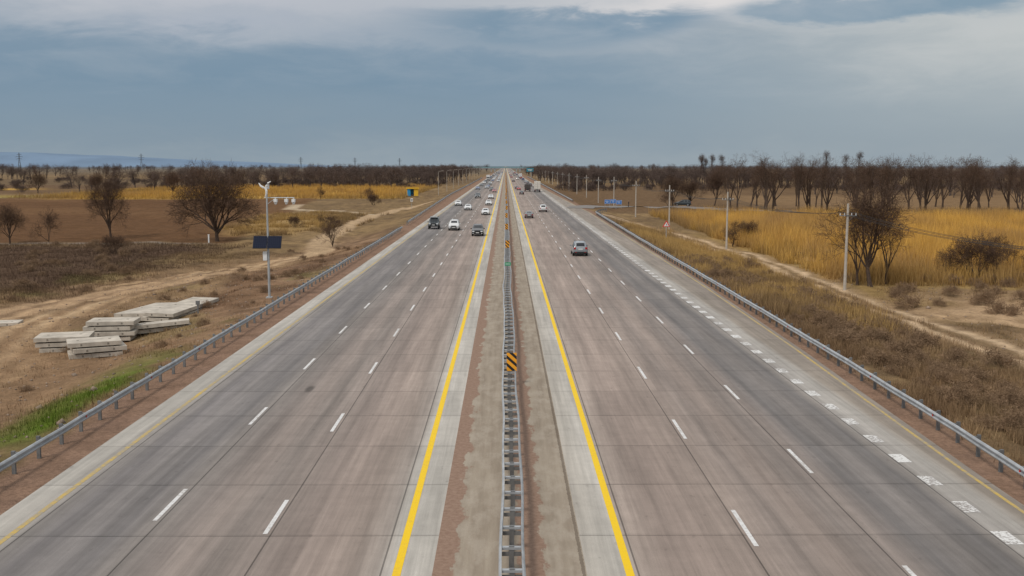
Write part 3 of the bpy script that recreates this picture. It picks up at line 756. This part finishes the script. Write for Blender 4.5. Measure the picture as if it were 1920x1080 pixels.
for y in range(420,1100,60):
    x=-27; e=empty('street_lamp',(x,y,-1.0)); q=MB(); q.tube([(0,0,0),(0,0,9),(0.3,0,9.6),(1.6,0,9.8)],[0.11,0.07,0.06,0.05],6,0); q.box((1.8,0,9.8),(0.7,0.25,0.12),0); q.obj('pole',[pc],e)
pyl=mat('pylon_steel',(0.13,0.15,0.17),0.7)
for (px,H,Yd) in [(33,40,2300),(262,40,2500),(562,36,3000),(664,36,3200),(748,36,3400)]:
    x=(px-948)/1977*Yd; e=empty('transmission_tower',(x,Yd,-1.5),0.3); q=MB()
    for sx in (-1,1):
        for sy in (-1,1):
            q.tube([(sx*3.5,sy*3.5,0),(sx*1.0,sy*1.0,H*0.6),(sx*0.4,sy*0.4,H)],0.32,4,0)
    lv=[0,.2,.38,.52,.6,.75,.88]
    def wdt(l): return 3.5+(1.0-3.5)*l/0.6 if l<0.6 else 1-(l-0.6)*1.5
    for l0,l1 in zip(lv[:-1],lv[1:]):
        for sy in (-1,1):
            q.tube([(-wdt(l0),sy*wdt(l0),l0*H),(wdt(l1),sy*wdt(l1),l1*H)],0.15,3,0); q.tube([(wdt(l0),sy*wdt(l0),l0*H),(-wdt(l1),sy*wdt(l1),l1*H)],0.15,3,0)
    for l,a in ((0.66,5.5),(0.78,7),(0.9,4.5)):
        q.tube([(-a,0,l*H),(0,0,l*H+1),(a,0,l*H)],0.25,4,0); q.tube([(-a,0,l*H),(a,0,l*H)],0.2,4,0)
        for s in (-1,1): q.tube([(s*a,0,l*H),(s*a,0,l*H-2)],0.15,4,0)
    q.obj('lattice',[pyl],e)

# ---------------------------------------------------------------- signs etc.
red=mat('sign_red',(0.65,0.03,0.02),0.45); blue=mat('sign_blue',(0.01,0.16,0.52),0.45); yelp=mat('yellow_panel',(0.75,0.45,0.03),0.5); black=mat('sign_black',(0.015,0.015,0.015),0.5)
e=empty('warning_sign',(25.2,163,H1(25.2,163)))
def tri(mb,s,y,z,m): mb.add([(-s/2,y,z-s*0.29),(s/2,y,z-s*0.29),(0,y,z+s*0.577)],[(0,1,2)],m)
q=MB(); q.tube([(0,0,-.2),(0,0,3.1)],0.05,8,0)
q.add([(-.6,-.05,2.3),(.6,-.05,2.3),(0,-.05,3.34),(-.6,-.02,2.3),(.6,-.02,2.3),(0,-.02,3.34)],[(0,1,2),(3,5,4),(0,3,4,1),(1,4,5,2),(2,5,3,0)],1)
tri(q,0.78,-0.058,2.62,2); q.box((0,-.064,2.66),(0.06,0.004,0.30),3); q.box((0.06,-.064,2.72),(0.16,0.004,0.05),3)
q.obj('sign_face',[steel,red,wht,black],e)
for k,(x,y) in enumerate([(27.6,283),(29.2,283),(30.8,283)]):
    e=empty('direction_sign',(x,y,H1(x,y))); q=MB()
    for s in (-.6,.6): q.tube([(s,0.04,-.3),(s,0.04,2.4)],0.04,6,0)
    q.box((0,0,1.75),(1.5,0.04,1.1),1); q.box((0,-0.023,1.75),(1.42,0.004,1.02),2); q.box((0,-0.027,1.75),(1.34,0.004,0.94),1)
    q.box((-0.1,-0.031,1.9),(0.9,0.004,0.10),2); q.box((0.0,-0.031,1.6),(0.6,0.004,0.10),2)
    q.obj('sign_face',[steel,blue,wht],e)
e=empty('road_sign',(-27.0,300,H1(-27,300))); q=MB(); q.tube([(0,0,0),(0,0,3)],0.05,6,0); q.box((0,-.06,2.5),(0.7,.03,0.9),1); q.box((0,-.08,2.5),(.5,.01,.3),2); q.obj('sign_face',[steel,wht,black],e)
e=empty('overhead_road_sign',(22,900,0)); q=MB(); q.tube([(0,0,0),(0,0,8.5)],0.2,8,0); q.box((-1.0,-0.3,7),(6,0.1,3),1); q.box((-1.0,-0.36,7.4),(4,0.02,.4),2); q.box((-1.0,-0.36,6.5),(3,0.02,.4),2); q.obj('sign_face',[steel,mat('teal_sign',(0.02,0.22,0.30),.5),wht],e)
e=empty('bus_shelter',(-37,415,-1.2),0.15)
bl2=mat('shelter_blue',(0.03,0.28,0.55),0.5)
q=MB(); q.box((0,1.2,1.6),(4.4,0.12,3.0),0); q.box((-2.15,0,1.6),(0.12,2.4,3.0),1); q.box((2.15,0,1.6),(0.12,2.4,3.0),1); q.box((0,-0.1,3.2),(5.0,3.0,0.22),1); q.box((0,-1.62,3.2),(5.0,0.06,0.5),1); q.box((0,0.8,0.55),(3.4,0.4,0.08),2); q.box((0,0.8,0.27),(3.2,0.1,0.5),2)
q.box((1.3,-1.2,1.6),(1.6,0.1,3.0),1); q.box((-1.5,-1.2,1.6),(1.3,0.1,3.0),0)
q.obj('shelter',[bl2,yelp,pc],e)
e=empty('overpass_bridge',(0,1750,0)); q=MB(); q.box((0,0,6.6),(120,9,1.2),0); q.box((0,-4.6,7.8),(120,0.2,1.0),1)
for x in (-24,-18,0.2,18,24): q.box((x,0,3),(1.2,7,6),0)
q.add([(-110,-4,-1.4),(-60.5,-4,7.2),(-60.5,4,7.2),(-110,4,-1.4)],[(0,1,2,3)],2); q.add([(-110,-4,-1.4),(-60.5,-4,-1.4),(-60.5,-4,7.2)],[(0,1,2)],2)
q.add([(110,-4,-1.4),(60.5,-4,7.2),(60.5,4,7.2),(110,4,-1.4)],[(0,3,2,1)],2); q.add([(110,-4,-1.4),(60.5,-4,-1.4),(60.5,-4,7.2)],[(0,2,1)],2)
q.obj('deck',[mat('bridge_concrete',(0.33,0.37,0.40),.9),mat('bridge_rail',(0.10,0.28,0.30),.6),mat('embankment',(0.18,0.15,0.12),1)],e)

# ---------------------------------------------------------------- vehicles
glass=mat('car_glass',(0.015,0.018,0.022),0.08,0,0.05); tyre=mat('tyre',(0.018,0.018,0.018),0.85); rim=mat('wheel_rim',(0.38,0.38,0.4),0.35,0.7)
plast=mat('black_trim',(0.02,0.02,0.022),0.6); head=mat('headlight_glass',(0.75,0.78,0.8),0.12); tail=mat('tail_light',(0.40,0.015,0.012),0.25); plate=mat('number_plate',(0.7,0.7,0.68),0.5)
CM={}
def cpaint(n,c,metal=0.2):
    if n not in CM: CM[n]=mat('car_paint_'+n,c,0.28,metal,0.04,1.0,coat=0.6)
    return CM[n]
COLS={'white':(0.68,0.68,0.67),'silver':(0.27,0.29,0.31),'black':(0.012,0.012,0.014),'grey':(0.14,0.145,0.15),'red':(0.35,0.02,0.02),'blue':(0.03,0.07,0.20),'dark':(0.03,0.04,0.045)}
ST={
'suv':(4.75,0.94,[
 (0.0,0.42,0.72,0.76,0.78,0.6,0),(0.12,0.30,0.90,0.96,0.92,0.75,0),(0.95,0.28,1.02,1.10,0.94,0.72,0),(1.35,0.28,1.06,1.15,0.94,0.72,1),(2.05,0.28,1.08,1.66,0.94,0.66,2),(2.75,0.28,1.09,1.74,0.94,0.68,3),(2.85,0.28,1.09,1.74,0.94,0.68,2),(3.65,0.28,1.11,1.73,0.94,0.67,3),(3.75,0.28,1.11,1.72,0.94,0.67,2),(4.35,0.29,1.13,1.66,0.93,0.64,4),(4.66,0.32,1.14,1.18,0.91,0.68,0),(4.75,0.42,0.80,0.84,0.84,0.6,0)]),
'sedan':(4.7,0.91,[
 (0.0,0.38,0.60,0.64,0.74,0.6,0),(0.14,0.26,0.74,0.80,0.89,0.7,0),(1.0,0.24,0.86,0.94,0.91,0.68,0),(1.45,0.24,0.90,1.00,0.91,0.68,1),(2.15,0.24,0.93,1.38,0.91,0.60,2),(2.75,0.24,0.94,1.45,0.91,0.61,3),(2.83,0.24,0.94,1.45,0.91,0.61,2),(3.4,0.24,0.95,1.41,0.91,0.60,4),(4.0,0.25,0.97,1.07,0.91,0.66,0),(4.58,0.28,0.94,1.02,0.88,0.66,0),(4.7,0.38,0.66,0.70,0.80,0.6,0)]),
'offroad':(4.5,0.95,[
 (0.0,0.50,0.95,0.99,0.86,0.7,0),(0.10,0.42,1.08,1.13,0.93,0.80,0),(1.2,0.40,1.12,1.19,0.94,0.80,0),(1.5,0.40,1.14,1.22,0.94,0.80,1),(1.8,0.40,1.15,1.85,0.94,0.78,2),(2.6,0.40,1.15,1.92,0.94,0.78,3),(2.72,0.40,1.15,1.92,0.94,0.78,2),(3.5,0.40,1.15,1.91,0.94,0.78,3),(3.6,0.40,1.15,1.91,0.94,0.78,2),(4.3,0.40,1.15,1.86,0.94,0.77,4),(4.42,0.42,1.15,1.22,0.93,0.8,0),(4.5,0.50,0.95,0.99,0.88,0.7,0)]),
}
MC={}
def carmeshes(kind,color):
    key=(kind,color)
    if key in MC: return MC[key]
    L,W,S=ST[kind]; P=cpaint(color,COLS[color]); parts=[]
    vs=[]
    for (y,si,be,to,w_,wr,fl) in S:
        mid=(si+be)/2; cab=to-be>0.2
        half=[(w_*0.86,si),(w_,si+0.12),(w_*1.0,mid+0.05),(w_*0.965,be),(wr if cab else w_*0.88,to-0.05 if cab else to-0.03),(wr*0.85,to)]
        ring=[(-a,z) for a,z in half]+[(0,to+(0.025))]+[(a,z) for a,z in reversed(half)]
        for a,z in ring: vs.append((a,y,z))
    n=13; fs=[];ms=[]
    for q in range(len(S)-1):
        fl=S[q][6]
        for k in range(n-1):
            f=(q*n+k,(q+1)*n+k,(q+1)*n+k+1,q*n+k+1)
            g=0
            if k in (3,8): g=1 if fl in (1,2,4) else 0
            if k in (5,6) and fl in (1,4): g=1
            fs.append(f); ms.append(g)
        fs.append((q*n,q*n+n-1,(q+1)*n+n-1,(q+1)*n)); ms.append(2)
    fs.append(tuple(range(n))); ms.append(0); b0=(len(S)-1)*n; fs.append(tuple(reversed(range(b0,b0+n)))); ms.append(0)
    me=bpy.data.meshes.new('body'); me.from_pydata(vs,[],fs)
    for m_ in (P,glass,plast): me.materials.append(m_)
    me.polygons.foreach_set('material_index',ms); me.polygons.foreach_set('use_smooth',[True]*len(fs)); me.update()
    parts.append(('body',me,True))
    def mk(name,fn,mats,sub=False):
        q=MB(); fn(q); m_=bpy.data.meshes.new(name); m_.from_pydata(q.v,[],q.f)
        for x_ in mats: m_.materials.append(x_)
        m_.polygons.foreach_set('material_index',q.m); m_.update(); parts.append((name,m_,False))
    rw=0.36 if kind!='sedan' else 0.32
    if kind=='offroad': rw=0.40
    fa,ra=0.85,L-0.95
    for nm,yy in (('front_wheels',fa),('rear_wheels',ra)):
        def fn(q):
            for s in (-1,1):
                xo=s*(W-0.01); q.tube([(s*(W-0.24),yy,rw),(xo-s*0.02,yy,rw),(xo,yy,rw)],[rw,rw,rw*0.93],18,0)
                q.tube([(xo-s*0.03,yy,rw),(xo+s*0.008,yy,rw)],[rw*0.64,rw*0.6],14,1)
                q.tube([(xo-s*0.10,yy,rw+0.02),(xo-s*0.012,yy,rw+0.02)],rw*1.17,18,2)
        mk(nm,fn,[tyre,rim,plast])
    zb=S[1][2]
    def front(q):
        for s in (-1,1): q.box((s*W*0.68,0.045,zb-0.13),(0.34,0.16,0.15),0)
        q.box((0,0.0,zb-0.14),(W*0.9,0.10,0.20),1); q.box((0,-0.01,zb-0.42),(W*1.2,0.12,0.14),1); q.box((0,-0.09,zb-0.33),(0.5,0.03,0.11),2)
        for s in (-1,1): q.box((s*W*0.72,-0.005,zb-0.42),(0.14,0.10,0.10),0)
    mk('headlights_and_grille',front,[head,plast,plate])
    zr=S[-2][2]
    def rear(q):
        for s in (-1,1): q.box((s*W*0.74,L-0.07,zr-0.16),(0.26,0.16,0.24 if kind!='sedan' else 0.15),0)
        q.box((0,L+0.01,zr-0.27),(0.52,0.03,0.12),2); q.box((0,L-0.04,S[-1][1]+0.04),(W*1.7,0.16,0.20),1); 
        for s in (-1,1): q.box((s*W*0.6,L+0.03,S[-1][1]+0.08),(0.2,0.03,0.06),0)
    mk('tail_lights_and_bumper',rear,[tail,plast,plate])
    def mir(q):
        ym=S[3][0]+0.25
        for s in (-1,1): q.box((s*(W+0.08),ym,S[3][2]+0.05),(0.2,0.12,0.15),0)
        if kind=='suv':
            for s in (-1,1): q.tube([(s*0.6,2.2,1.78),(s*0.6,4.0,1.78)],0.02,6,1)
        if kind=='offroad':
            q.box((0,2.9,2.02),(1.35,2.0,0.05),1)
            for s in (-1,1): q.tube([(s*0.68,1.9,2.10),(s*0.68,3.9,2.10)],0.025,6,1); q.tube([(s*.68,1.95,1.85),(s*.68,1.95,2.1)],0.02,6,1)
            for a in (-.5,-.17,.17,.5): q.tube([(a,1.80,2.06),(a,1.72,2.06)],0.11,10,2)
            q.box((0,-0.14,0.62),(1.5,0.12,0.14),1); q.tube([(-.4,-.2,0.6),(-.4,-.2,1.0),(.4,-.2,1.0),(.4,-.2,0.6)],0.03,6,1)
    mk('mirrors_and_rack',mir,[P,plast,head])
    MC[key]=parts; return parts
def car(kind,color,x,y,away,name=None,jz=0.0,z=0.0):
    L=ST[kind][0]
    name=name or color+'_'+{'suv':'suv','sedan':'sedan','offroad':'off_road_car'}[kind]
    e=empty(name,(x,y+(L if away else 0),z),math.pi+jz if away else jz)
    for nm,me,sub in carmeshes(kind,color):
        o=bpy.data.objects.new(nm,me); link(o,e)
        if sub and y<500:
            md=o.modifiers.new('s','SUBSURF'); md.levels=1; md.render_levels=1
for a in [('offroad','dark',-12.5,180,0),('suv','white',-8.8,176,0),('suv','black',-4.4,162,0),('sedan','white',-4.5,231,0),('sedan','white',-9.3,256,0),('sedan','white',-13.0,284,0),
 ('sedan','white',-4.7,288,0),('suv','dark',-9.4,350,0),('sedan','white',-4.9,344,0),('sedan','red',-4.6,425,0),('suv','dark',-6.0,445,0),
 ('suv','silver',9.1,126,1),('sedan','grey',4.9,217,1),('suv','white',8.9,246,1),('sedan','red',5.8,461,1),('sedan','dark',6.1,394,1)]:
    car(*a)
cs=['white','white','silver','black','dark','grey','white','red','blue']
for k in range(46):
    y=470+k*27+random.uniform(-9,9); car(random.choice(['suv','sedan']),random.choice(cs),random.choice([-4.9,-8.9,-12.8]),y,0)
for k in range(24):
    y=500+k*52+random.uniform(-18,18); car(random.choice(['suv','sedan']),random.choice(cs),random.choice([5.2,9.1,12.9]),y,1)
car('suv','dark',47,286,1,z=H1(47,286)+0.1,jz=1.4)
def truck(x,y,away,boxm,name,h=4.0,L=9.0):
    e=empty(name,(x,y+(L if away else 0),0),math.pi if away else 0)
    q=MB(); q.box((0,2.6+(L-2.6)/2,1.05+(h-1.05)/2),(2.5,L-2.7,h-1.05),0); q.box((0,L-0.03,1.05+(h-1.05)/2),(2.3,0.12,h-1.3),0)
    q.box((0,L+0.035,2.6),(0.05,0.02,h-1.4),1); q.box((0,L/2+1,0.9),(0.9,L-1.5,0.25),1)
    for zz in (1.6,2.4,3.2): q.box((0,L+0.033,zz),(2.2,0.015,0.03),1)
    q.obj('cargo_box',[boxm,plast],e,bevel=0.03)
    q=MB(); q.box((0,1.05,1.55),(2.35,2.0,2.1),0); q.box((0,1.2,2.75),(2.2,1.6,0.35),0); q.box((0,0.03,2.05),(2.05,0.08,0.8),1); q.box((1.185,0.9,2.05),(0.03,1.0,0.7),1); q.box((-1.185,0.9,2.05),(0.03,1.0,0.7),1); q.box((0,0.0,0.7),(2.4,0.2,0.4),2)
    for s in (-1,1): q.box((s*0.9,-0.11,0.75),(0.35,0.03,0.2),3); q.box((s*1.35,0.2,2.1),(0.15,0.1,0.5),2)
    q.obj('cab',[cpaint('white',COLS['white']),glass,plast,head],e,bevel=0.06)
    q=MB()
    for yy in (1.1,L-2.6,L-1.4):
        for s in (-1,1): q.tube([(s*0.85,yy,0.5),(s*1.2,yy,0.5)],0.5,18,0); q.tube([(s*1.19,yy,0.5),(s*1.22,yy,0.5)],0.27,12,1)
    q.obj('wheels',[tyre,rim],e)
    q=MB(); q.box((0,L+0.02,0.65),(2.4,0.08,0.12),0)
    for s in (-1,1): q.box((s*1.0,L+0.07,0.8),(0.3,0.04,0.16),1)
    q.obj('rear_lights',[plast,tail],e)
truck(13.2,432,1,mat('truck_box_cream',(0.62,0.58,0.52),.6),'box_truck',4.3)
truck(9.3,440,1,mat('truck_tarp_dark',(0.07,0.06,0.055),.8),'cargo_truck',3.0,8)
truck(-12.8,760,0,mat('truck_box_cream2',(0.6,0.6,0.6),.6),'box_truck',4.0)
truck(12.9,900,1,mat('truck_box_cream3',(0.6,0.6,0.6),.6),'box_truck',4.0)

# ---------------------------------------------------------------- pedestrian
def person(x,y,rz,coat,pants):
    z=H1(x,y)+0.09; e=empty('pedestrian',(x,y,z),rz)
    J=[(0,0,0.95),(0,0,1.2),(0,0,1.42),(0,0,1.52),(0,-0.01,1.62),(0,0,1.72)]
    vs=list(J)+[(-.19,0,1.40),(-.26,0.02,1.13),(-.24,-.08,.88),(.19,0,1.40),(.26,0.0,1.13),(.25,-.1,.88),(-.1,0,.90),(-.11,-.06,.48),(-.11,.0,.08),(-.11,-.14,.04),(.1,0,.90),(.12,.06,.48),(.12,.16,.10),(.12,.04,.04)]
    es=[(0,1),(1,2),(2,3),(3,4),(4,5),(2,6),(6,7),(7,8),(2,9),(9,10),(10,11),(0,12),(12,13),(13,14),(14,15),(0,16),(16,17),(17,18),(18,19)]
    rd=[.15,.15,.15,.06,.10,.08,.075,.055,.035,.075,.055,.035,.095,.07,.05,.04,.095,.07,.05,.04]
    me=bpy.data.meshes.new('body'); me.from_pydata(vs,es,[]); 
    m,nt,b=newmat('clothes_and_skin'); tc=nt.node('ShaderNodeTexCoord').outputs['Object']; Z=nt.sep(tc)[2]
    cN=nt.mix(nt.m('GREATER_THAN',Z,0.9),pants,coat); cN=nt.mix(nt.m('GREATER_THAN',Z,1.5),cN,(0.45,0.28,0.2)); cN=nt.mix(nt.m('GREATER_THAN',Z,1.68),cN,(0.03,0.02,0.015))
    nt.set(b.inputs['Base Color'],cN); b.inputs['Roughness'].default_value=.8
    me.materials.append(m); o=bpy.data.objects.new('body',me); link(o,e)
    o.modifiers.new('skin','SKIN'); sd=o.modifiers.new('sub','SUBSURF'); sd.levels=1; sd.render_levels=2
    if not me.skin_vertices: return
    for i,r in enumerate(rd): me.skin_vertices[0].data[i].radius=(r,r)
    me.skin_vertices[0].data[0].use_root=True
person(33.6,284.5,1.2,(0.03,0.03,0.035),(0.02,0.025,0.04))
print('DONE objects',len(bpy.data.objects))
